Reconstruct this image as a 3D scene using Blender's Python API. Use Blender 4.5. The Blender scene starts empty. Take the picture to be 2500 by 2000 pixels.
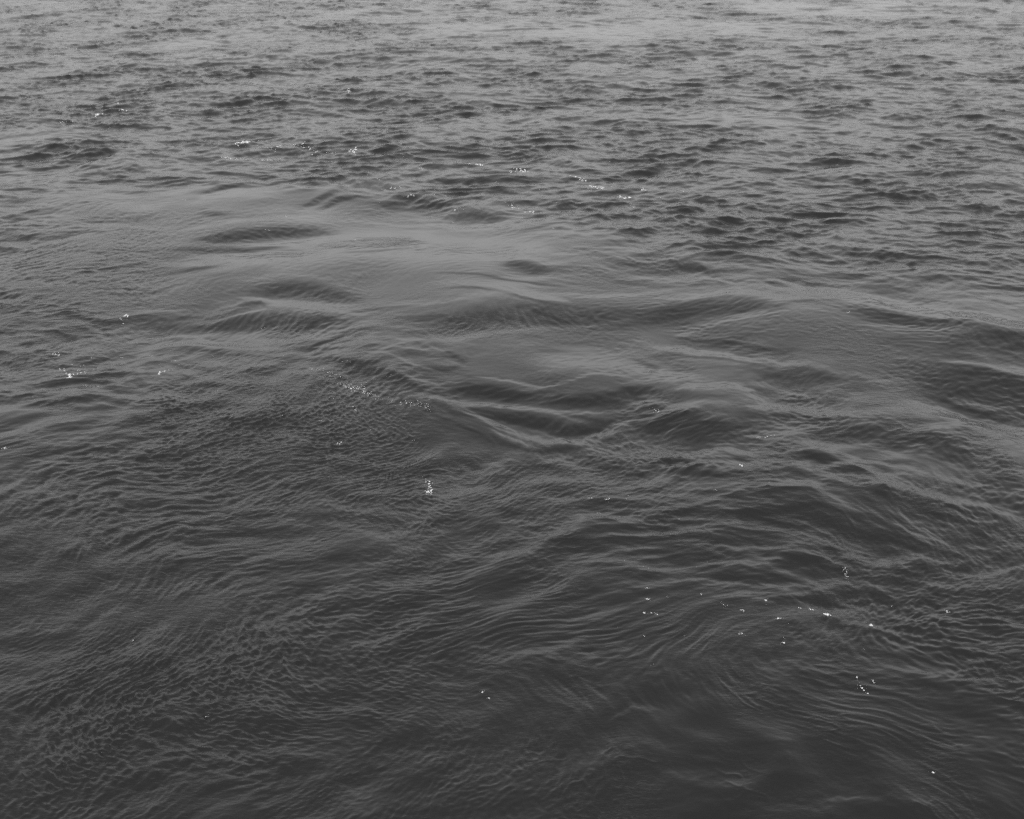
import bpy, math, random
import numpy as np

scene = bpy.context.scene
rad = math.radians

# ------------------------------------------------------------------ camera
cam_d = bpy.data.cameras.new('camera')
cam_d.sensor_fit = 'HORIZONTAL'
cam_d.sensor_width = 36.0
cam_d.lens = 47.1
cam_d.clip_start = 0.1
cam_d.clip_end = 20000.0
cam = bpy.data.objects.new('camera', cam_d)
cam.location = (0.0, 0.0, 6.0)
cam.rotation_euler = (rad(90 - 23.0), 0.0, 0.0)
scene.collection.objects.link(cam)
scene.camera = cam

# ------------------------------------------------------------------ sky, sun, exposure
SUN_ELEV, SUN_AZ = 57.0, 190.0          # hazy overcast; behind the camera, a little to its left (degrees, clockwise from +Y)
world = bpy.data.worlds.new('World')
scene.world = world
world.use_nodes = True
wn, wl = world.node_tree.nodes, world.node_tree.links
for n in list(wn):
    wn.remove(n)
w_out = wn.new('ShaderNodeOutputWorld')
w_bg = wn.new('ShaderNodeBackground')
w_sky = wn.new('ShaderNodeTexSky')
w_sky.sky_type = 'NISHITA'
w_sky.sun_disc = False
w_sky.sun_elevation = rad(SUN_ELEV)
w_sky.sun_rotation = rad(SUN_AZ)
w_sky.air_density = 4.0
w_sky.dust_density = 1.9
w_bw = wn.new('ShaderNodeRGBToBW')      # the photograph is black and white
w_bg.inputs['Strength'].default_value = 0.15
wl.new(w_sky.outputs[0], w_bw.inputs[0])
wl.new(w_bw.outputs[0], w_bg.inputs['Color'])
wl.new(w_bg.outputs[0], w_out.inputs['Surface'])

sun_d = bpy.data.lights.new('sun', 'SUN')
sun_d.energy = 1.2
sun_d.angle = rad(12)
sun_d.color = (1.0, 1.0, 1.0)
sun = bpy.data.objects.new('sun', sun_d)
sun.rotation_euler = (rad(90 - SUN_ELEV), 0.0, rad(180 - SUN_AZ))
sun.location = (0, -20, 30)
scene.collection.objects.link(sun)

scene.view_settings.view_transform = 'Standard'
scene.view_settings.look = 'None'
scene.view_settings.gamma = 1.0
scene.view_settings.use_curve_mapping = False
scene.view_settings.exposure = 0.41
scene.cycles.use_denoising = False       # the photograph is grainy
scene.cycles.use_adaptive_sampling = True
scene.cycles.adaptive_threshold = 0.15
scene.cycles.adaptive_min_samples = 16

# ------------------------------------------------------------------ places on the water, in metres (x right, y away from the viewer)
# STROKES: slope (+ falls away, - faces the viewer) along a line of (x, y, half width); CALM, RIPPLED: weight, centre, radii
STROKES = [
    (-1,[(-0.09,19.76,0.301),(0.12,19.61,0.297),(0.4,19.34,0.289)]),
    (-0.8,[(-3.7,18.31,0.263),(-3.26,18.5,0.268),(-2.77,18.39,0.265),(-2.08,17.98,0.255)]),
    (-0.8,[(-1.59,16.94,0.361),(-0.82,16.94,0.361),(0.0,17.19,0.37),(0.84,17.36,0.376),(1.4,17.31,0.375),(1.97,17.41,0.378),(2.55,17.62,0.386)]),
    (-0.9,[(1.96,17.36,0.308),(2.57,17.76,0.321),(3.16,17.89,0.325),(3.66,17.76,0.321)]),
    (-0.9,[(4.69,17.53,0.348),(5.21,17.36,0.342),(5.78,17.02,0.331),(6.23,16.7,0.32)]),
    (-1.3,[(5.75,16.38,0.433),(6.21,16.31,0.43),(6.58,16.16,0.423),(7.15,16.01,0.416)]),
    (-0.7,[(-0.88,15.86,0.102),(-0.67,15.71,0.101),(-0.52,15.5,0.098)]),
    (-0.6,[(-0.96,15.36,0.083),(-0.7,15.29,0.082),(-0.53,15.47,0.084)]),
    (-1.3,[(-0.67,14.63,0.166),(-0.34,14.63,0.166),(-0.05,14.54,0.164),(0.24,14.44,0.162)]),
    (-1.0,[(0.38,14.32,0.172),(0.81,14.32,0.172),(1.2,14.5,0.176),(1.5,14.69,0.18),(1.83,14.6,0.178)]),
    (-0.8,[(1.42,13.78,0.368),(1.78,13.67,0.363),(2.13,13.56,0.358),(2.66,13.72,0.366)]),
    (-1.1,[(-0.4,14.08,0.143),(0.0,13.9,0.14),(0.37,13.7,0.137),(0.68,13.59,0.135),(1.01,13.72,0.137),(1.35,13.99,0.142)]),
    (-1.1,[(-2.09,15.36,0.18),(-1.64,15.13,0.175),(-1.33,14.91,0.171),(-1.08,14.69,0.167)]),
    (-0.8,[(-2.59,15.53,0.085),(-2.29,15.53,0.085),(-1.92,15.39,0.083),(-1.5,15.26,0.082)]),
    (-0.7,[(2.92,15.36,0.305),(3.25,15.22,0.3),(3.64,15.16,0.298),(4.0,15.02,0.293)]),
    (-0.7,[(3.41,13.61,0.316),(3.83,13.44,0.309),(4.45,13.28,0.303),(5.04,13.01,0.293)]),
    (-0.7,[(4.94,15.02,0.4),(5.43,14.82,0.391),(6.02,14.57,0.379)]),
    (-0.8,[(5.69,15.36,0.249),(5.91,15.09,0.242),(6.23,14.89,0.236)]),
    (1.3,[(-1.02,18.69,0.195),(-0.6,18.64,0.194),(-0.18,18.35,0.189),(0.29,18.07,0.184),(0.92,17.83,0.179)]),
    (1.4,[(-3.2,20.93,0.357),(-2.58,21.0,0.359),(-2.01,21.25,0.367),(-1.63,21.57,0.377)]),
    (1.4,[(-4.88,19.97,0.372),(-4.37,19.97,0.372),(-3.9,20.2,0.38),(-3.55,20.42,0.387)]),
    (0.7,[(-0.33,20.6,0.139),(-0.07,20.6,0.139),(0.23,20.44,0.137)]),
    (0.5,[(0.35,15.43,0.419),(0.77,15.64,0.428),(1.17,15.57,0.425),(1.42,15.43,0.419)]),
    (0.9,[(-1.0,14.44,0.112),(-0.57,14.28,0.11),(-0.24,14.26,0.11),(0.19,14.14,0.108),(0.56,14.02,0.107),(0.94,14.09,0.108)]),
    (1.1,[(-0.52,14.11,0.108),(-0.23,13.76,0.103),(0.09,13.48,0.1),(0.45,13.32,0.098),(0.67,13.3,0.098),(0.9,13.42,0.099),(1.14,13.69,0.102),(1.41,14.02,0.107)]),
    (0.9,[(-0.25,13.61,0.068),(0.0,13.33,0.065),(0.27,13.16,0.064)]),
    (1,[(1.81,16.38,0.201),(2.37,16.16,0.196),(2.75,15.89,0.191),(3.07,15.61,0.185)]),
    (1,[(1.71,15.36,0.277),(1.9,15.18,0.271),(2.04,15.16,0.271)]),
    (0.9,[(1.96,14.67,0.154),(2.29,14.76,0.155),(2.6,14.89,0.157),(2.86,14.67,0.154)]),
    (0.8,[(2.74,14.1,0.167),(3.07,14.23,0.17),(3.44,14.2,0.169),(3.84,14.1,0.167)]),
    (1.5,[(3.82,18.67,0.35),(4.73,18.44,0.342),(5.18,17.89,0.325),(5.6,17.36,0.308),(6.11,17.19,0.303),(6.81,16.81,0.291),(7.39,16.62,0.285)]),
    (0.7,[(5.36,15.6,0.128),(5.84,15.5,0.127),(6.25,15.22,0.123)]),
    (1.5,[(4.89,14.32,0.221),(5.14,13.92,0.211),(5.38,13.67,0.204),(5.7,13.39,0.197)]),
    (0.8,[(1.53,13.01,0.105),(1.95,12.89,0.103),(2.37,13.05,0.105)]),
    (0.8,[(1.5,12.69,0.11),(2.13,12.59,0.109),(2.79,12.69,0.11),(3.05,12.81,0.112)]),
    (-1.1,[(2.92,12.74,0.121),(3.19,12.79,0.122),(3.42,12.7,0.12)]),
    (0.8,[(2.93,12.89,0.041),(3.27,12.96,0.042),(3.52,12.9,0.041),(3.72,12.81,0.041)]),
    (0.9,[(2.93,12.54,0.059),(3.18,12.51,0.059),(3.45,12.61,0.059),(3.78,12.36,0.058),(4.13,12.41,0.058)]),
    (-0.9,[(3.15,12.36,0.115),(3.43,12.49,0.117),(3.64,12.32,0.114)]),
    (-0.9,[(1.55,12.79,0.102),(1.77,12.81,0.102),(1.89,12.73,0.101)]),
    (-0.8,[(1.85,12.36,0.096),(2.19,12.41,0.097),(2.43,12.36,0.096)]),
    (0.8,[(3.47,12.13,0.112),(3.91,12.08,0.111),(4.35,11.9,0.108),(4.7,11.72,0.105),(4.99,11.42,0.101)]),
    (0.6,[(3.07,11.09,0.08),(3.42,10.97,0.079),(3.75,10.78,0.077),(4.06,10.81,0.077),(4.35,10.89,0.078)]),
    (0.6,[(3.88,10.59,0.06),(4.13,10.55,0.059),(4.37,10.63,0.06),(4.67,10.61,0.06)]),
    (0.7,[(1.47,10.23,0.063),(1.79,10.19,0.063),(2.32,10.12,0.062)]),
    (0.6,[(2.29,9.95,0.061),(2.62,9.85,0.06),(2.91,9.62,0.058),(3.42,9.5,0.056)]),
    (0.5,[(3.69,9.95,0.067),(4.03,9.92,0.067),(4.31,9.53,0.063)]),
    (0.6,[(0.26,10.78,0.069),(0.0,10.85,0.07),(-0.38,10.81,0.069),(-0.68,10.93,0.071)]),
    (0.6,[(0.03,9.1,0.07),(0.29,9.07,0.07),(0.56,9.22,0.072),(0.78,9.43,0.074)]),
    (0.5,[(-0.51,8.76,0.055),(-0.25,8.73,0.055),(-0.06,8.79,0.055)]),
    (0.5,[(1.23,11.5,0.085),(0.75,11.42,0.084),(0.66,11.34,0.083)]),
    (0.6,[(0.69,8.18,0.04),(0.95,8.31,0.041),(1.19,8.34,0.041)]),
    (0.5,[(3.11,7.99,0.038),(3.39,7.92,0.038),(3.67,7.8,0.037)]),
    (0.5,[(2.0,7.21,0.033),(2.25,7.32,0.034),(2.48,7.25,0.033)]),
    (-1,[(2.45,19.76,0.215),(2.76,19.71,0.214),(3.02,19.42,0.208)]),
    (-0.8,[(3.69,18.93,0.119),(4.07,18.73,0.117),(4.35,18.64,0.116)]),
    (-1.1,[(-5.14,21.17,0.267),(-4.4,21.49,0.274),(-3.77,21.82,0.282),(-3.25,22.0,0.286),(-2.89,21.93,0.284)]),
    (-0.7,[(-5.41,20.6,0.185),(-4.53,20.77,0.188),(-3.69,20.89,0.19)]),
    (1,[(-5.54,24.06,0.397),(-5.18,24.5,0.411),(-4.78,24.43,0.409),(-4.46,24.06,0.397)]),
    (-0.9,[(-5.79,24.19,0.154),(-5.58,24.59,0.159),(-5.27,25.01,0.164),(-4.89,25.01,0.164)]),
    (-1,[(-3.68,23.61,0.148),(-3.5,24.19,0.154),(-3.36,24.69,0.16)]),
    (-1,[(-3.35,23.61,0.148),(-3.17,24.25,0.155),(-2.87,24.43,0.157)]),
    (-1.2,[(-2.35,24.0,0.365),(-1.89,24.31,0.374),(-1.58,24.19,0.37),(-1.2,23.85,0.361)]),
    (-0.9,[(-10.44,27.36,0.154),(-10.0,27.56,0.156),(-9.58,27.75,0.159)]),
    (-0.8,[(-10.5,26.83,0.186),(-9.93,26.39,0.181),(-10.03,25.96,0.175)]),
    (0.8,[(-9.78,25.24,0.4),(-9.25,25.08,0.395),(-8.89,25.41,0.405)]),
    (-0.8,[(-8.61,21.54,0.125),(-8.14,21.47,0.125)]),
    (0.8,[(-8.44,21.08,0.193),(-7.98,21.08,0.193)]),
    (-0.7,[(-5.32,22.81,0.194),(-4.82,22.64,0.192)]),
    (0.9,[(-6.85,26.1,0.425),(-5.91,26.21,0.428),(-4.83,26.03,0.423),(-4.08,25.86,0.418)]),
    (0.6,[(-6.9,23.52,0.293),(-6.49,23.09,0.284),(-6.17,23.09,0.284)]),
    (-0.9,[(-1.1,23.15,0.342),(-0.51,23.23,0.344),(-0.04,22.95,0.337)]),
    (0.8,[(-1.42,22.75,0.221),(-0.71,22.51,0.217),(0.28,22.64,0.219),(1.07,22.73,0.221)]),
    (-1,[(-4.3,17.02,0.364),(-3.62,17.24,0.372),(-3.06,17.19,0.37),(-2.47,16.99,0.363),(-2.12,16.81,0.356)]),
    (0.8,[(-4.14,17.21,0.067),(-3.77,17.45,0.069),(-3.38,17.66,0.07)]),
    (-0.8,[(-5.14,17.19,0.202),(-4.71,17.16,0.201),(-4.42,16.94,0.197)]),
    (-0.8,[(-3.86,17.8,0.089),(-3.51,17.91,0.09),(-3.39,17.76,0.089)]),
    (0.7,[(-3.87,18.13,0.074),(-3.54,18.07,0.073),(-3.17,17.94,0.073)]),
    (-1,[(-2.64,15.8,0.058),(-2.43,16.22,0.061),(-2.15,16.53,0.063)]),
    (0.9,[(-2.57,15.76,0.058),(-2.36,16.14,0.06),(-2.08,16.48,0.063)]),
    (-0.8,[(-2.48,15.76,0.043),(-2.29,16.13,0.045),(-2.12,16.26,0.046)]),
    (0.7,[(-4.7,16.23,0.137),(-4.24,16.31,0.138),(-3.42,16.16,0.136),(-2.76,15.98,0.133)]),
    (-0.5,[(-5.63,14.26,0.195),(-5.36,14.32,0.196),(-5.13,14.48,0.2)]),
    (0.5,[(-5.22,14.63,0.102),(-4.99,14.82,0.104),(-4.73,15.16,0.108)]),
    (0.6,[(-5.13,11.81,0.089),(-4.92,12.03,0.092),(-4.77,12.32,0.095)]),
    (0.5,[(-3.72,9.46,0.05),(-3.52,9.72,0.052),(-3.3,9.92,0.054)]),
    (-0.8,[(5.72,15.43,1.116),(6.09,14.76,1.034),(6.81,14.14,0.961)]),
    (-0.4,[(1.13,10.85,0.543),(2.44,10.78,0.536),(3.83,10.4,0.507)]),
    (0.65,[(-3.49,19.97,1.752),(-0.94,19.76,1.718),(0.6,18.93,1.593)]),
    (-0.35,[(1.81,11.76,0.531),(2.97,11.5,0.511),(4.15,11.5,0.511)]),
]
CALM = [
    (1,-1.58,20.31,3.42,2.78),
    (1,1.14,17.81,2.95,1.95),
    (1,1.26,15.54,2.63,1.4),
    (1,4.81,16.76,2.41,2.38),
    (1,0.0,14.19,1.78,0.96),
    (0.8,-4.67,23.92,2.08,1.66),
    (0.45,-9.16,25.82,1.04,1.39),
    (0.5,-10.66,29.09,0.98,1.29),
    (0.45,2.81,47.59,5.91,2.81),
    (0.4,7.25,48.07,3.13,2.21),
    (0.45,12.7,53.97,4.13,2.2),
    (0.25,-3.89,52.88,3.12,1.99),
    (0.3,-9.81,44.04,2.62,2.34),
    (0.4,5.68,31.13,1.89,0.98),
    (0.5,-3.52,18.06,1.39,1.28),
    (0.3,2.03,13.46,0.9,0.55),
]
RIPPLED = [
    (1,-2.75,13.67,1.89,1.9),
    (0.85,-3.67,11.56,1.85,2.34),
    (0.9,-2.78,8.71,1.61,1.76),
    (0.8,-0.96,12.31,1.04,1.14),
    (0.65,0.41,12.16,1.36,0.75),
    (0.45,-0.32,9.0,1.34,1.47),
    (0.5,1.66,9.3,0.86,0.96),
    (0.35,2.5,8.65,0.94,1.07),
    (0.7,-0.38,16.87,1.26,0.52),
    (0.65,4.21,16.2,0.89,0.91),
    (0.5,4.79,15.39,0.76,0.69),
    (0.35,1.21,18.98,1.33,1.0),
    (0.75,-6.41,18.46,1.48,4.21),
    (0.5,0.57,10.89,0.91,0.7),
    (0.5,3.78,14.29,0.95,0.73),
    (0.35,-1.28,10.5,1.46,1.09),
    (0.4,3.62,11.03,0.99,0.56),
    (0.6,4.19,18.76,1.2,0.78),
    (0.55,2.22,11.78,1.05,0.44),
]
CHOP_EDGE = [
    (-11.5,23.82),
    (-9.33,23.97),
    (-7.39,25.08),
    (-4.41,25.93),
    (-1.89,24.28),
    (-0.36,22.81),
    (1.65,20.89),
    (4.04,19.54),
    (7.19,17.89),
    (9.13,17.11),
]
FOAM = [
    ('long dense streak of fine white bubbles along the dark crest left of the smooth patch', [([(-2.454, 15.25), (-2.233, 15.088), (-2.061, 14.889)], 0.0347, 0.094, 34, 0.0047, 0), ([(-2.019, 14.784), (-1.882, 14.605), (-1.73, 14.63)], 0.0434, 0.1143, 80, 0.0054, 0), ([(-1.782, 14.567), (-1.566, 14.317), (-1.366, 14.195)], 0.0285, 0.0737, 44, 0.0045, 0), ([(-1.297, 14.208), (-1.106, 14.183), (-0.908, 13.992)], 0.0282, 0.0725, 36, 0.0049, 0)]),
    ('loose bow of foam blobs on the rough water near the left edge', [([(-5.699, 15.599), (-5.582, 15.486), (-5.455, 15.319)], 0.0203, 0.0562, 9, 0.0087, 1), ([(-5.427, 15.196), (-5.372, 15.128), (-5.305, 15.237)], 0.0298, 0.0809, 12, 0.015, 1), ([(-5.409, 15.5), (-5.238, 15.264), (-5.219, 15.319)], 0.02, 0.0548, 6, 0.0108, 1), ([(-5.881, 16.08), (-5.805, 16.036), (-5.755, 15.976)], 0.0261, 0.0745, 12, 0.0067, 0)]),
    ('small hook of white foam on the dark dip at left, above the foam bow', [([(-5.345, 17.447), (-5.319, 17.516), (-5.287, 17.482)], 0.0226, 0.0678, 12, 0.0097, 1), ([(-5.37, 17.413), (-5.325, 17.31), (-5.278, 17.175)], 0.0168, 0.0503, 5, 0.0072, 0)]),
    ('short diagonal row of foam blobs between the foam bow and the bubble streak', [([(-4.307, 15.209), (-4.26, 15.264), (-4.203, 15.319), (-4.125, 15.416)], 0.0151, 0.0413, 10, 0.0108, 1)]),
    ('white splash of foam at the middle of a small whirl in the dark near water', [([(-0.865, 12.09), (-0.824, 12.09), (-0.783, 12.099)], 0.0165, 0.037, 26, 0.0071, 1), ([(-0.844, 12.221), (-0.832, 12.315), (-0.832, 12.164)], 0.0167, 0.0381, 14, 0.0072, 1), ([(-0.885, 12.431), (-0.856, 12.363), (-0.894, 12.296)], 0.021, 0.048, 9, 0.0047, 0)]),
    ('bright torn foam crest at the left end of the far foam line', [([(-5.942, 28.734), (-5.739, 28.734), (-5.662, 28.99)], 0.0528, 0.1585, 46, 0.0189, 1), ([(-5.643, 29.033), (-5.518, 29.337), (-5.347, 29.119)], 0.0538, 0.1615, 26, 0.0116, 0)]),
    ('white bubbles strung along the far foam line behind the calm patch', [([(-5.211, 28.317), (-5.011, 28.154), (-4.89, 28.483)], 0.0691, 0.2073, 22, 0.0111, 0), ([(-4.754, 28.734), (-4.471, 28.608), (-4.136, 28.072)], 0.0701, 0.2104, 40, 0.0128, 0), ([(-5.941, 27.399), (-5.624, 27.284), (-5.443, 27.207)], 0.042, 0.1259, 22, 0.0108, 0), ([(-5.127, 27.322), (-5.05, 27.361), (-4.953, 27.284)], 0.0337, 0.101, 10, 0.0109, 0)]),
    ('foam curl closing the right end of the far foam line', [([(-3.421, 28.072), (-3.317, 28.072), (-3.292, 28.4)], 0.0517, 0.1551, 26, 0.0148, 1), ([(-3.943, 27.911), (-3.776, 27.952), (-3.657, 28.032)], 0.0343, 0.103, 9, 0.0111, 0), ([(-2.385, 28.608), (-2.308, 28.4), (-2.171, 28.317)], 0.0348, 0.1045, 6, 0.009, 0)]),
    ('single bright foam blob on a wavelet in the upper left', [([(-9.863, 31.949), (-9.834, 32.052), (-9.8, 32.103)], 0.0389, 0.1168, 18, 0.0209, 1)]),
    ('pair of foam dabs up and right of the bright upper left blob', [([(-9.429, 32.576), (-9.374, 32.63), (-9.257, 32.523)], 0.0297, 0.0891, 12, 0.0145, 0), ([(-9.826, 33.675), (-9.786, 33.675)], 0.0102, 0.0306, 4, 0.0175, 1)]),
    ('faint foam scatter left of the bright upper left blob', [([(-10.447, 31.048), (-10.29, 30.999), (-10.097, 31.048)], 0.0378, 0.1133, 14, 0.0106, 0), ([(-11.137, 33.96), (-11.061, 33.846)], 0.0205, 0.0614, 4, 0.0132, 0)]),
    ('pale foam cap on a lone wave in the upper left centre', [([(-4.356, 35.026), (-4.236, 35.087), (-4.131, 34.905)], 0.0318, 0.0953, 20, 0.0182, 1)]),
    ('row of tiny foam dots high up at far left', [([(-13.908, 41.036), (-13.788, 41.2), (-13.685, 41.702)], 0.0492, 0.1477, 14, 0.0159, 0), ([(-14.084, 43.368), (-13.881, 43.551), (-13.514, 43.187)], 0.0389, 0.1168, 14, 0.0145, 0)]),
    ('small peaked foam tuft at the middle of the upper picture', [([(-0.744, 26.83), (-0.664, 26.942), (-0.594, 26.793)], 0.0249, 0.0747, 16, 0.0178, 1), ([(-0.868, 26.83), (-0.784, 26.793)], 0.0165, 0.0495, 5, 0.0092, 0)]),
    ('foam flecks scattered right of the peaked foam tuft', [([(-0.057, 26.245), (0.098, 26.426), (0.325, 26.281)], 0.0408, 0.1223, 18, 0.014, 1), ([(0.162, 26.281), (0.259, 26.245)], 0.0243, 0.0729, 8, 0.0139, 1)]),
    ('foam beads on a dark crest in the upper right centre', [([(1.158, 25.822), (1.303, 25.513), (1.435, 25.479)], 0.0395, 0.1184, 22, 0.0136, 1), ([(1.415, 25.078), (1.586, 24.947), (1.807, 24.785)], 0.0464, 0.1393, 26, 0.0133, 1), ([(2.417, 24.72), (2.474, 24.752), (2.526, 24.656)], 0.023, 0.0691, 10, 0.0132, 1)]),
    ('wide low foam fleck nearest the calm water, right of the foam beads', [([(2.029, 24.154), (2.104, 24.154), (2.177, 24.124)], 0.0225, 0.0676, 14, 0.0194, 1), ([(1.948, 24.278), (1.995, 24.309)], 0.0151, 0.0453, 6, 0.013, 1), ([(2.716, 24.185), (2.757, 24.216)], 0.0151, 0.0452, 4, 0.0097, 0)]),
    ('foam dots along the crest over the dark lens behind the calm patch', [([(-1.939, 24.372), (-1.9, 24.466), (-1.822, 24.434)], 0.0152, 0.0456, 9, 0.0131, 1), ([(-2.443, 25.012), (-2.291, 25.045), (-2.021, 25.078)], 0.0311, 0.0932, 18, 0.0093, 0), ([(-1.821, 26.608), (-1.768, 26.535)], 0.0164, 0.0491, 5, 0.0106, 0)]),
    ('thin chain of foam at the edge where rough water meets the calm patch', [([(-0.037, 23.82), (0.015, 23.671), (0.133, 23.612)], 0.0295, 0.0885, 14, 0.0108, 0), ([(0.218, 23.233), (0.305, 23.291), (0.399, 23.204)], 0.0218, 0.0654, 14, 0.0106, 0), ([(-1.043, 23.553), (-0.993, 23.582)], 0.0147, 0.0441, 4, 0.0126, 1)]),
    ('oval foam raft in the dark lower right', [([(2.637, 9.751), (2.659, 9.725), (2.68, 9.712)], 0.0069, 0.013, 12, 0.0089, 1), ([(2.54, 9.85), (2.568, 9.836)], 0.007, 0.0132, 5, 0.006, 1), ([(2.446, 9.87), (2.468, 9.856)], 0.0035, 0.0066, 4, 0.0045, 0)]),
    ('round foam blob right of the oval raft', [([(2.987, 9.571), (3.001, 9.571)], 0.0102, 0.019, 10, 0.0088, 1)]),
    ('foam sparkle inside a glassy bubble ring at right', [([(2.954, 10.492), (2.986, 10.536), (2.991, 10.477), (2.974, 10.39)], 0.0183, 0.0366, 16, 0.0047, 0)]),
    ('slanting trail of foam blobs at the lower right', [([(2.678, 8.81), (2.693, 8.777)], 0.0064, 0.0111, 5, 0.0055, 1), ([(2.676, 8.694), (2.693, 8.646), (2.719, 8.586)], 0.0063, 0.0108, 12, 0.006, 1), ([(2.794, 8.76), (2.801, 8.727)], 0.0095, 0.0165, 7, 0.0041, 0)]),
    ('foam fleck lying left of the lower right trail', [([(2.189, 9.292), (2.213, 9.28)], 0.0033, 0.006, 6, 0.0057, 1)]),
    ('foam dots in the whirl left of the oval raft', [([(1.938, 9.797), (1.963, 9.777)], 0.0069, 0.0131, 7, 0.0051, 0), ([(1.861, 9.414), (1.898, 9.39)], 0.0101, 0.0185, 9, 0.0043, 0), ([(1.642, 10.052), (1.649, 10.025)], 0.0071, 0.0136, 4, 0.0046, 0), ([(2.21, 9.667), (2.259, 9.654)], 0.0069, 0.0129, 6, 0.0059, 1), ([(1.763, 9.93), (1.84, 9.836)], 0.0105, 0.0199, 4, 0.0045, 0), ([(2.176, 9.963), (2.184, 9.95)], 0.007, 0.0135, 4, 0.0076, 1)]),
    ('foam dots in the hollow above the centre right ripples', [([(1.146, 9.943), (1.186, 9.923)], 0.007, 0.0134, 9, 0.0051, 0), ([(1.098, 9.718), (1.117, 9.705)], 0.0034, 0.0065, 4, 0.0059, 1), ([(1.172, 9.705), (1.239, 9.686)], 0.0069, 0.0129, 4, 0.0044, 0), ([(1.165, 10.114), (1.179, 10.107)], 0.0036, 0.0069, 3, 0.0046, 0)]),
    ('string of foam dots across the dark middle ripples', [([(0.756, 11.889), (0.791, 11.871)], 0.0081, 0.018, 5, 0.0052, 0), ([(0.922, 11.827), (0.973, 11.853)], 0.0081, 0.0179, 5, 0.0052, 0), ([(0.809, 11.616), (0.86, 11.598)], 0.004, 0.0086, 3, 0.0045, 0), ([(1.127, 11.853), (1.134, 11.844)], 0.004, 0.0089, 1, 0.0052, 0)]),
    ('foam sparkle on the dark hump right of centre', [([(1.631, 14.111), (1.643, 14.04), (1.656, 13.98)], 0.0187, 0.0475, 7, 0.006, 0)]),
    ('line of tiny bubbles on the dark water right of the hump', [([(2.601, 13.389), (2.663, 13.356), (2.868, 13.378)], 0.0134, 0.0328, 8, 0.0058, 0)]),
    ('white foam fleck on a small peak at right of centre', [([(2.368, 12.587), (2.386, 12.538)], 0.0085, 0.0196, 7, 0.0073, 1)]),
    ('foam dots beside the glassy curl at the right edge', [([(3.678, 9.784), (3.696, 9.751)], 0.0138, 0.0261, 8, 0.0045, 0)]),
    ('small bright foam chip near the bottom right corner', [([(2.944, 7.659), (2.952, 7.646)], 0.0029, 0.0045, 5, 0.0049, 1)]),
    ('two bright foam chips alone at bottom centre', [([(-0.232, 8.597), (-0.226, 8.597)], 0.0031, 0.0054, 2, 0.0054, 1), ([(-0.181, 8.517), (-0.171, 8.507)], 0.0031, 0.0053, 4, 0.0059, 1)]),
    ('lone bright foam chip in the lower left ripples', [([(-3.116, 9.383), (-3.107, 9.377)], 0.0034, 0.0061, 3, 0.0058, 1)]),
    ('foam arc of three blobs just below the bubble streak', [([(-1.899, 13.216), (-1.869, 13.194), (-1.847, 13.226)], 0.0089, 0.0214, 7, 0.0076, 1), ([(-1.848, 14.075), (-1.786, 14.063), (-1.773, 13.992)], 0.0093, 0.0238, 7, 0.008, 1)]),
    ('foam dots at the left edge halfway down', [([(-5.432, 12.993), (-5.363, 12.973)], 0.0087, 0.0208, 6, 0.0064, 0)]),
]
SPECKS = [
    (-4.4,15.95,2.59,1.32,26,0.0057),
    (-4.73,28.18,3.61,2.43,90,0.0095),
    (-10.54,37.59,2.74,10.38,80,0.0116),
    (0.39,25.27,3.5,2.32,80,0.0086),
    (-3.14,14.69,1.93,1.02,24,0.0053),
    (1.73,9.8,1.55,0.98,30,0.0038),
    (4.95,22.49,3.3,6.33,16,0.0073),
    (-1.79,23.06,5.02,1.69,36,0.0079),
    (-1.62,13.93,1.02,0.7,18,0.0051),
    (1.79,11.62,1.19,0.69,10,0.0044),
    (-14.01,46.18,3.34,7.98,24,0.0147),
    (-5.06,15.45,0.81,0.56,26,0.0056),
    (1.47,23.64,1.91,1.77,36,0.0081),
]

# ------------------------------------------------------------------ wave fields (periodic tiles, in metres)
def make_tile(L, n, lmin, lmax, power, crest_deg, spread, slope, seed, chop):
    """Random sea of wavelengths lmin..lmax; crest_deg is the crests' direction; returns height (and sideways) maps."""
    rng = np.random.default_rng(seed)
    k1 = 2 * np.pi * np.fft.fftfreq(n, L / n)
    kx, ky = np.meshgrid(k1, k1)
    k = np.hypot(kx, ky)
    k[0, 0] = 1.0
    lo, hi = 2 * np.pi / lmax, 2 * np.pi / lmin
    amp = k ** (-power)
    amp *= 1 / (1 + (lo / k) ** 6) * np.exp(-(k / hi) ** 4)
    th = np.arctan2(ky, kx) - np.radians(crest_deg + 90)
    amp *= (1 - spread) * np.cos(th) ** 2 + spread
    amp[0, 0] = 0
    Hf = np.fft.fft2(rng.standard_normal((n, n))) * amp
    sx = np.fft.ifft2(1j * kx * Hf).real
    sy = np.fft.ifft2(1j * ky * Hf).real
    Hf *= slope / math.sqrt((sx ** 2 + sy ** 2).mean())
    maps = [np.fft.ifft2(Hf).real]
    if chop:
        maps += [chop * np.fft.ifft2(1j * kx / k * Hf).real, chop * np.fft.ifft2(1j * ky / k * Hf).real]
    return L, n, [np.ascontiguousarray(m, np.float32).ravel() for m in maps]

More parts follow.
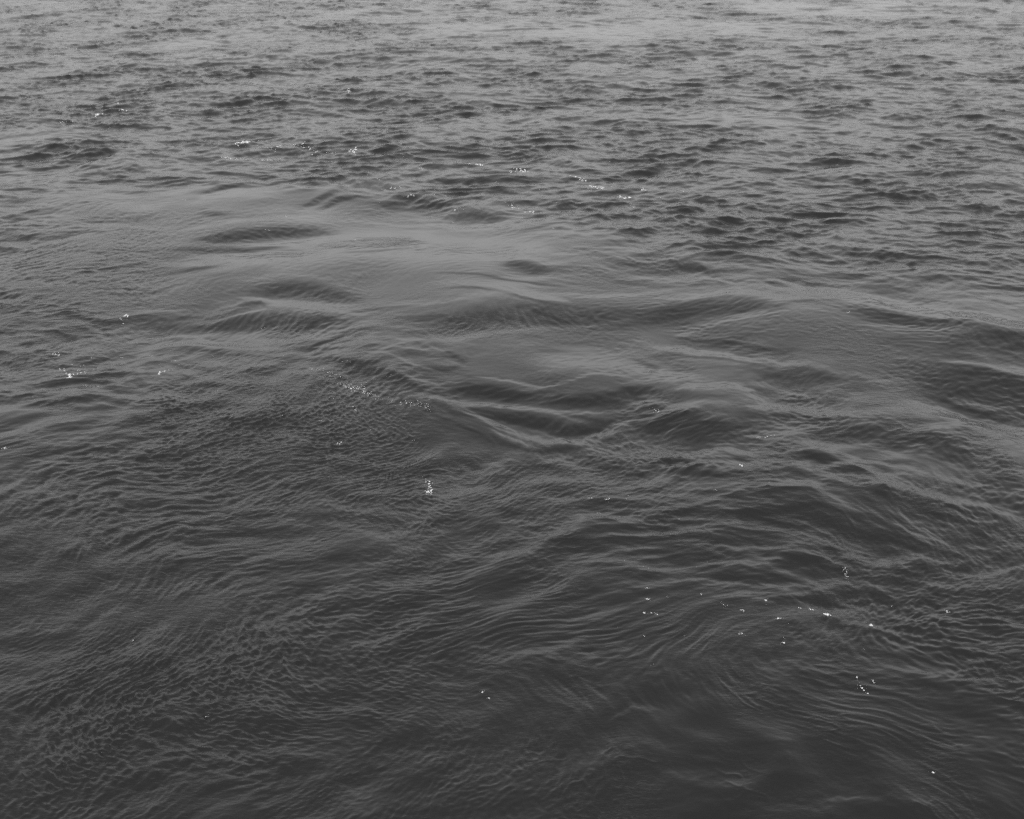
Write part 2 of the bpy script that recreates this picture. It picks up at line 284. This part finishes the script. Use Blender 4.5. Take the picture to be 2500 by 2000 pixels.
def sample(tile, x, y):
    """Catmull-Rom look-up of every map of a periodic tile."""
    L, n, maps = tile
    u = (x / L) % 1.0 * n
    v = (y / L) % 1.0 * n
    iu = np.floor(u).astype(np.int64); iv = np.floor(v).astype(np.int64)
    fu = (u - iu).astype(np.float32); fv = (v - iv).astype(np.float32)
    def wts(t):
        t2, t3 = t * t, t * t * t
        return (-.5 * t3 + t2 - .5 * t, 1.5 * t3 - 2.5 * t2 + 1, -1.5 * t3 + 2 * t2 + .5 * t, .5 * t3 - .5 * t2)
    wu, wv = wts(fu), wts(fv)
    cols = [(iu + d) % n for d in (-1, 0, 1, 2)]
    out = [np.zeros(x.shape, np.float32) for _ in maps]
    for j in range(4):
        row = ((iv + j - 1) % n) * n
        for i in range(4):
            idx = row + cols[i]
            w = wu[i] * wv[j]
            for o, m in zip(out, maps):
                o += w * m[idx]
    return out

# mean slopes of the wave bands
A_SWELL, A_CHOP, A_FINE, A_RIP, A_RIP2, A_STROKE, A_WISP, A_UND = .030, .165, .170, .27, .14, .225, .0040, .06
T_SWELL = make_tile(61.0, 512, 2.2, 9.0, 2.0, 8, .25, 1.0, 11, 0)
T_CHOP = make_tile(41.0, 2048, .16, 1.5, 1.95, 3, .25, 1.0, 5, .8)
T_FINE = make_tile(17.0, 2048, .06, .36, 1.8, -4, .4, 1.0, 23, .7)
T_RIP = make_tile(10.7, 2048, .034, .12, 1.4, 60, .36, 1.0, 31, .8)
T_RIP2 = make_tile(11.3, 1024, .065, .32, 1.6, 54, .42, 1.0, 37, 0)
T_RIP3 = make_tile(9.1, 1024, .05, .26, 1.55, -8, .65, 1.0, 53, 0)
T_UND = make_tile(15.0, 512, .28, 1.2, 1.7, 48, .5, 1.0, 59, .6)
T_LINE = make_tile(13.0, 1024, .14, .9, 1.9, 0, 1.0, 1.0, 47, 0)
T_WARP = make_tile(37.0, 512, 1.6, 6.0, 1.6, 0, 1.0, 1.0, 41, 1.0)
T_WARP2 = make_tile(17.0, 512, .5, 1.6, 1.6, 0, 1.0, 1.0, 43, 1.0)

def smooth(a, b, x):
    t = np.clip((x - a) / (b - a), 0, 1)
    return t * t * (3 - 2 * t)

def blobs(table, x, y, soft=1.0):
    m = np.zeros(x.shape, np.float32)
    for w, cx, cy, rx, ry in table:
        d = ((x - cx) / rx) ** 2 + ((y - cy) / ry) ** 2
        m = np.maximum(m, w * np.exp(-(d * .9) ** 2 * soft))
    return m

# The upwelling's own crests and hollows: long curved faces, laid down as slopes and integrated to a height map.
GX0, GX1, GY0, GY1, GD = -16.0, 16.0, 4.0, 36.0, 0.03125
gnx, gny = int((GX1 - GX0) / GD), int((GY1 - GY0) / GD)
def stroke_map():
    xs = GX0 + GD * (np.arange(gnx) + .5)
    ys = GY0 + GD * (np.arange(gny) + .5)
    S = np.zeros((gny, gnx), np.float32)
    rs = random.Random(3)
    lines = []
    for a, pts in STROKES:
        lines.append((a, pts))
        if abs(a) >= .7 and pts[0][1] < 22:          # thinner folds lying behind and before the main one
            for side in (-1, 1):
                o, tilt, sh = rs.uniform(1.5, 2.4) * side, rs.uniform(-.5, .5), rs.uniform(-.5, .5)
                lines.append((-a * rs.uniform(.25, .5), [(x + sh, y + w * (o + tilt * i), w * rs.uniform(.3, .45)) for i, (x, y, w) in enumerate(pts)]))
    for a, pts in lines:
        p = np.array(pts)
        # resample the polyline smoothly
        t = np.r_[0, np.cumsum(np.hypot(np.diff(p[:, 0]), np.diff(p[:, 1])))]
        m = 60
        tt = np.linspace(0, t[-1], m)
        q = np.stack([np.interp(tt, t, p[:, i]) for i in range(3)], 1)
        for _ in range(6):
            q[1:-1] = (q[:-2] + 2 * q[1:-1] + q[2:]) / 4
        wmax = q[:, 2].max() * 3
        i0, i1 = np.searchsorted(xs, [q[:, 0].min() - wmax * .6, q[:, 0].max() + wmax * .6])
        j0, j1 = np.searchsorted(ys, [q[:, 1].min() - wmax, q[:, 1].max() + wmax])
        if i1 <= i0 or j1 <= j0:
            continue
        X, Y = np.meshgrid(xs[i0:i1], ys[j0:j1])
        best = np.zeros(X.shape, np.float32)
        for c in range(m):
            f = c / (m - 1)
            tap = min(1.0, 4 * f * (1 - f) * 1.25 + .12)
            w = (.66 if q[c, 2] < .2 else .85) * q[c, 2] * (.45 + .55 * tap)
            d2 = ((X - q[c, 0]) / (w * .55 + t[-1] / m)) ** 2 + ((Y - q[c, 1]) / w) ** 2
            best = np.maximum(best, tap * np.exp(-d2 * .8))
        S[j0:j1, i0:i1] += a * best
    S = np.clip(S, -1.4, 1.2) * np.minimum(1, (13.0 / ys) ** .45)[:, None]
    top = (np.tan(np.maximum(np.arctan(6.0 / ys) - rad(4.2), rad(3)) / 2) / A_STROKE)[:, None]      # long faces stay gentler than that
    S = np.where(S > 0, top * np.tanh(1.6 * S / top), np.where(np.abs(S) > .9, -.9 - .5 * (-S - .9), S))
    kx = 2 * np.pi * np.fft.fftfreq(gnx, GD)[None, :]
    ky = 2 * np.pi * np.fft.fftfreq(gny, GD)[:, None]
    Hf = np.conj(1j * ky) * np.fft.fft2(-S) / (ky ** 2 + .06 * kx ** 2 + .25 ** 2)
    return np.ascontiguousarray(np.fft.ifft2(Hf).real, np.float32).ravel()
T_STROKE = (GX1 - GX0, gnx, [stroke_map()])

edge = np.array(CHOP_EDGE)
# whirls: centre, radius, turn
WHIRLS = [(-2.6, 7.9, 2.4, -.85), (-.75, 12.35, .9, 1.9), (1.55, 9.75, .9, -.8), (-5.1, 16.3, 1.3, 2.0), (2.5, 8.6, 1.0, 1.6), (.2, 8.0, 1.0, -.4), (-.9, 10.2, .9, .4), (1.2, 11.3, .8, -.8)]

def surface(x, y, step):
    """World height field: displaced x, y, z and two texture weights (fine ripple, roughness) for points of the still plane."""
    x = x.astype(np.float32); y = y.astype(np.float32)
    wa, wx, wy = sample(T_WARP, x, y)
    _, vx, vy = sample(T_WARP2, x + 3.1, y + 1.7)
    inside = smooth(0, 2.5, np.minimum(np.minimum(x - GX0, GX1 - x), np.minimum(y - GY0, GY1 - y)))
    xw = x - .35 * wy - .1 * vy
    yw = y + .35 * wx + .1 * vx
    calm = blobs(CALM, x + .5 * wx, y + .7 * wy)
    yb = np.interp(x, edge[:, 0], edge[:, 1]).astype(np.float32)
    beyond = smooth(-1.8, 1.6, y - yb + 1.2 * wy)
    patch = np.clip(.9 + 1.2 * wa, .7, 1.15)
    chop = beyond * (1 - calm) * patch
    floor = .12 + .2 * smooth(-1.5, 1.0, x) * smooth(8.0, 11.5, y) + .24 * 1.25 * (1 - smooth(-5.5, -2.5, x + .35 * (y - 14))) * smooth(13, 15, y)
    chop = np.maximum(chop, floor * (1 - .8 * calm) * np.clip(.8 + 2.5 * wy + 3 * vy, .2, 1.5))
    rip = blobs(RIPPLED, x + .4 * wx, y + .4 * wy)
    near = 1 - beyond
    # fade each wave band where the sheet is too coarse to carry it
    def ok(lam):
        return 1 - smooth(.42 * lam, .8 * lam, step)
    z = np.zeros(x.shape, np.float32)
    sw, = sample(T_SWELL, x, y)
    z += A_SWELL * sw * ok(4.0)
    h, dx, dy = sample(T_CHOP, x - .4 * wy, y + .4 * wx)
    a = A_CHOP * chop * ok(1.0)
    z += a * h; ox = a * dx; oy = a * dy
    h, fx, fy = sample(T_FINE, xw, yw)
    fine = np.maximum(chop * (.9 + .5 * (1 - smooth(-9, 1, x)) * smooth(24, 32, y)), .12 * rip) * (1 - .6 * calm * (1 - rip))
    a = A_FINE * fine * ok(.45)
    z += a * h; ox += a * fx; oy += a * fy
    # ripples, stirred by small whirls
    sx_, sy_ = x - .55 * wy - .28 * vy, y + .55 * wx + .28 * vx
    for cx, cy, R_, turn in WHIRLS:
        qx, qy = sx_ - cx, sy_ - cy
        an = turn * np.exp(-(qx * qx + qy * qy) / (R_ * R_))
        c_, s_ = np.cos(an), np.sin(an)
        sx_, sy_ = cx + c_ * qx - s_ * qy, cy + s_ * qx + c_ * qy
    r1, r1x, r1y = sample(T_RIP, sx_, sy_)
    r2, = sample(T_RIP2, sx_ + 2, sy_)
    r3, = sample(T_RIP3, sx_ + 5, sy_ + 3)
    act = np.clip(.65 + 1.9 * wx + 3.2 * vx, .15, 1.8)
    act2 = np.clip(.75 - 1.4 * wy + 2.2 * vy, .15, 1.5)
    left = 1 - smooth(-1.2, 1.6, x + 1.5 * wx)
    base = np.maximum(rip, (.34 + .26 * smooth(-1, 1, x) - .27 * calm) * near)
    base = np.maximum(base - .1 * calm, 0)
    a = A_RIP * base * act * ok(.065)
    z += a * r1 * (.45 + .55 * left)
    ox += a * left * r1x; oy += a * left * r1y
    b = A_RIP2 * base * ok(.13)
    z += b * act2 * (r2 * left + .45 * r3 * (1 - left) * act + r3 * (1 - left) * .6)
    un, unx, uny = sample(T_UND, xw, yw)
    a = A_UND * near * (1 - .85 * calm) * (1 - smooth(15, 19, y)) * ok(.5)
    z += a * un; ox += a * unx; oy += a * uny
    # short thin wisps where the turning water folds
    ln, = sample(T_LINE, sx_ + 1, sy_ + 7)
    z += A_WISP * near * (1 - .8 * calm) * smooth(-1.5, 1, x) * smooth(.0, .14, vx + .7 * vy) * np.exp(-(ln / .011) ** 2) * ok(.05)
    s, = sample(T_STROKE, x - GX0 - .15 * wy - .16 * vy + .5 * r3, y - GY0 + .12 * wx + .16 * vx + .45 * r2)
    z += A_STROKE * s * inside * ok(.5)
    micro = np.clip(np.maximum(chop * .55, rip * .8) + .10, np.clip(.30 + 2 * vx, .12, .6), 1)
    micro = micro * (1 - .65 * smooth(16, 40, y)) * (1 - .75 * calm * (1 - rip))
    rough = np.clip(chop, 0, 1) * smooth(14, 36, y)
    return x + ox, y + oy, z, micro, rough


# ------------------------------------------------------------------ materials
def new_mat(name):
    m = bpy.data.materials.new(name)
    m.use_nodes = True
    nt = m.node_tree
    return m, nt.nodes, nt.links, nt.nodes['Principled BSDF']

m_water, N, Lk, P = new_mat('dark_sea_water')
P.inputs['Base Color'].default_value = (.009, .009, .009, 1)
P.inputs['IOR'].default_value = 1.333
geo = N.new('ShaderNodeTexCoord')
att = N.new('ShaderNodeAttribute'); att.attribute_name = 'ripple'
mp = N.new('ShaderNodeMapping'); mp.inputs['Rotation'].default_value = (0, 0, rad(-38)); mp.inputs['Scale'].default_value = (.62, 1.25, 1)
nz = N.new('ShaderNodeTexNoise'); nz.inputs['Scale'].default_value = 19; nz.inputs['Detail'].default_value = 4; nz.inputs['Roughness'].default_value = .6
nz.inputs['Distortion'].default_value = .4
bp = N.new('ShaderNodeBump'); bp.inputs['Distance'].default_value = .012
mul = N.new('ShaderNodeMath'); mul.operation = 'MULTIPLY'; mul.inputs[1].default_value = .85
Lk.new(geo.outputs['Object'], mp.inputs['Vector']); Lk.new(mp.outputs[0], nz.inputs['Vector'])
Lk.new(nz.outputs['Fac'], bp.inputs['Height'])
Lk.new(att.outputs['Fac'], mul.inputs[0]); Lk.new(mul.outputs[0], bp.inputs['Strength'])
Lk.new(bp.outputs[0], P.inputs['Normal'])
att2 = N.new('ShaderNodeAttribute'); att2.attribute_name = 'unresolved'
rg = N.new('ShaderNodeMapRange'); rg.inputs['To Min'].default_value = .05; rg.inputs['To Max'].default_value = .22
Lk.new(att2.outputs['Fac'], rg.inputs['Value']); Lk.new(rg.outputs[0], P.inputs['Roughness'])

m_foam, N, Lk, P = new_mat('white_foam')
tc = N.new('ShaderNodeTexCoord'); nz = N.new('ShaderNodeTexNoise'); nz.inputs['Scale'].default_value = 90
cr = N.new('ShaderNodeValToRGB')
cr.color_ramp.elements[0].color = (.3, .3, .3, 1); cr.color_ramp.elements[1].color = (.78, .78, .78, 1)
Lk.new(tc.outputs['Object'], nz.inputs['Vector']); Lk.new(nz.outputs['Fac'], cr.inputs[0]); Lk.new(cr.outputs[0], P.inputs['Base Color'])
P.inputs['Roughness'].default_value = .45

# ------------------------------------------------------------------ the water: one sheet out to the horizon, finest where waves are near
def rows():
    d = [rad(52)]
    while d[-1] > rad(3.4):
        t = (math.degrees(d[-1]) - 5) / 37
        d.append(d[-1] - rad(34 / 819.0) * (.52 + .5 * min(max(t, 0), 1)))
    ys = [6.0 / math.tan(a) for a in d]
    far = []
    y, s = ys[-1], ys[-1] - ys[-2]
    while y < 9000:
        s *= 1.16; y += s; far.append(y)
    near = []
    y, s = ys[0], ys[1] - ys[0]
    while y > -60:
        s *= 1.15; y -= s; near.append(y)
    return np.array(near[::-1] + ys + far)
def cols():
    c = list(np.linspace(0, 1.22, 500))
    s = c[1]
    while c[-1] < 45:
        s *= 1.17; c.append(c[-1] + s)
    c = np.array(c)
    return np.r_[-c[:0:-1], c]
yr, uc = rows(), cols()
half = .382 * (.92 * np.maximum(yr, 5.0) + 2.34)
X = half[:, None] * uc[None, :]
Y = np.repeat(yr[:, None], len(uc), 1)
stx = half[:, None] * np.gradient(uc)[None, :]
sty = np.repeat(np.gradient(yr)[:, None], len(uc), 1)
step = np.maximum(stx, sty * .8).astype(np.float32)
nr, nc = X.shape
px, py, pz, micro, calm = surface(X.ravel(), Y.ravel(), step.ravel())
co = np.stack([px, py, pz], 1).astype(np.float32)
idx = np.arange(nr * nc, dtype=np.int32).reshape(nr, nc)
quads = np.stack([idx[:-1, :-1], idx[:-1, 1:], idx[1:, 1:], idx[1:, :-1]], -1).reshape(-1, 4)
me = bpy.data.meshes.new('water')
me.vertices.add(nr * nc)
me.vertices.foreach_set('co', co.ravel())
me.loops.add(quads.size)
me.loops.foreach_set('vertex_index', quads.ravel())
me.polygons.add(len(quads))
me.polygons.foreach_set('loop_start', np.arange(0, quads.size, 4, dtype=np.int32))
me.update(calc_edges=True)
me.polygons.foreach_set('use_smooth', np.ones(len(quads), bool))
at = me.attributes.new('ripple', 'FLOAT', 'POINT')
at.data.foreach_set('value', micro.astype(np.float32))
at = me.attributes.new('unresolved', 'FLOAT', 'POINT')          # ripples too small for the sheet blur the reflection
at.data.foreach_set('value', calm.astype(np.float32))
me.materials.append(m_water)
water = bpy.data.objects.new('water', me)
scene.collection.objects.link(water)
water['kind'] = 'structure'
water['label'] = 'dark grey rippled sea with a smooth upwelling patch in the middle'
water['category'] = 'water'
print('water verts', nr, nc, nr * nc)

# ------------------------------------------------------------------ foam
rnd = random.Random(7)
def dome(verts, faces, c, r, tall):
    """one bubble or foam blob: a low uneven dome, 18 triangles"""
    b = len(verts)
    n = 6
    ph = rnd.random() * 6.28
    asp = rnd.uniform(.7, 1.0)
    ca, sa = math.cos(ph), math.sin(ph)
    for ring, (rr, hh) in enumerate(((1.0, -.25), (.72, .62))):
        for i in range(n):
            a = 6.2832 * (i + .5 * ring) / n
            q = rr * r * rnd.uniform(.82, 1.15)
            u, v = q * math.cos(a), q * math.sin(a) * asp
            verts.append((c[0] + ca * u - sa * v, c[1] + sa * u + ca * v, c[2] + hh * r * tall))
    verts.append((c[0], c[1], c[2] + r * tall))
    for i in range(n):
        j = (i + 1) % n
        faces.append((b + i, b + j, b + n + i))
        faces.append((b + j, b + n + j, b + n + i))
        faces.append((b + n + i, b + n + j, b + 2 * n))

def foam_mesh(name, pieces, parent=None, origin=(0, 0, 0)):
    verts, faces = [], []
    for c, r in pieces:
        dome(verts, faces, (c[0] - origin[0], c[1] - origin[1], c[2] - origin[2]), r, rnd.uniform(.45, .7))
    m = bpy.data.meshes.new(name)
    m.from_pydata(verts, [], faces)
    m.polygons.foreach_set('use_smooth', np.ones(len(faces), bool))
    m.materials.append(m_foam)
    o = bpy.data.objects.new(name, m)
    scene.collection.objects.link(o)
    o.parent = parent
    return o

def ride(spots):
    """spots: still-water x, y of each blob; returns where the waves carry it"""
    x = np.array([s[0] for s in spots]); y = np.array([s[1] for s in spots])
    qx, qy, qz, _, _ = surface(x, y, np.full(x.shape, .012, np.float32))
    return [(float(a), float(b), float(c)) for a, b, c in zip(qx, qy, qz)]

def along(pts, f):
    L = [math.dist(pts[i], pts[i + 1]) for i in range(len(pts) - 1)]
    d = f * sum(L)
    for i, l in enumerate(L):
        if d <= l or i == len(L) - 1:
            t = min(1, d / max(l, 1e-6))
            return (pts[i][0] + (pts[i + 1][0] - pts[i][0]) * t, pts[i][1] + (pts[i + 1][1] - pts[i][1]) * t)
        d -= l

for label, segs in FOAM:
    spots = []
    for pts, sx, sy, n, r, big in segs:
        for _ in range(n):
            cx, cy = along(pts, rnd.random())
            spots.append((cx + rnd.gauss(0, .5) * sx, cy + rnd.gauss(0, .5) * sy, r * rnd.choice((.5, .6, .7, .85, 1.0, 1.2, 1.4)), big))
        for _ in range(min(int(n * .8) + 3, 40)):          # faint small bubbles round about
            cx, cy = along(pts, rnd.random())
            spots.append((cx + rnd.gauss(0, 1.3) * max(sx, r * 2), cy + rnd.gauss(0, 1.3) * max(sy, r * 2), r * rnd.uniform(.2, .42) if not big else r * rnd.uniform(.14, .3), 0))
    at3 = ride(spots)
    org = tuple(sum(p[i] for p in at3) / len(at3) for i in range(3))
    root = bpy.data.objects.new('foam_patch', None)
    root.empty_display_size = .05
    root.location = org
    scene.collection.objects.link(root)
    root['label'] = label
    root['category'] = 'foam'
    root['group'] = 'patches of white foam on the water'
    fine = [(p, s[2]) for p, s in zip(at3, spots) if not s[3]]
    for p, s in zip(at3, spots):
        if s[3]:
            foam_mesh('foam_blob', [(p, s[2])], root, org)
    if fine:
        foam_mesh('bubbles', fine, root, org)['kind'] = 'stuff'

spots = []
for cx, cy, rx, ry, n, r in SPECKS:
    k = 0
    while k < n:
        # little strings of two to five bubbles
        a, q = rnd.random() * 6.28, math.sqrt(rnd.random())
        bx, by = cx + rx * q * math.cos(a), cy + ry * q * math.sin(a)
        for _ in range(rnd.choice((1, 1, 2, 3, 4))):
            spots.append((bx, by, r * rnd.uniform(.35, .9)))
            bx += rnd.gauss(0, r * 5); by += rnd.gauss(0, r * 4); k += 1
o = foam_mesh('foam_specks', [(p, s[2]) for p, s in zip(ride(spots), spots)])
o['kind'] = 'stuff'
o['label'] = 'loose white bubbles and foam specks scattered over the sea'
o['category'] = 'foam'
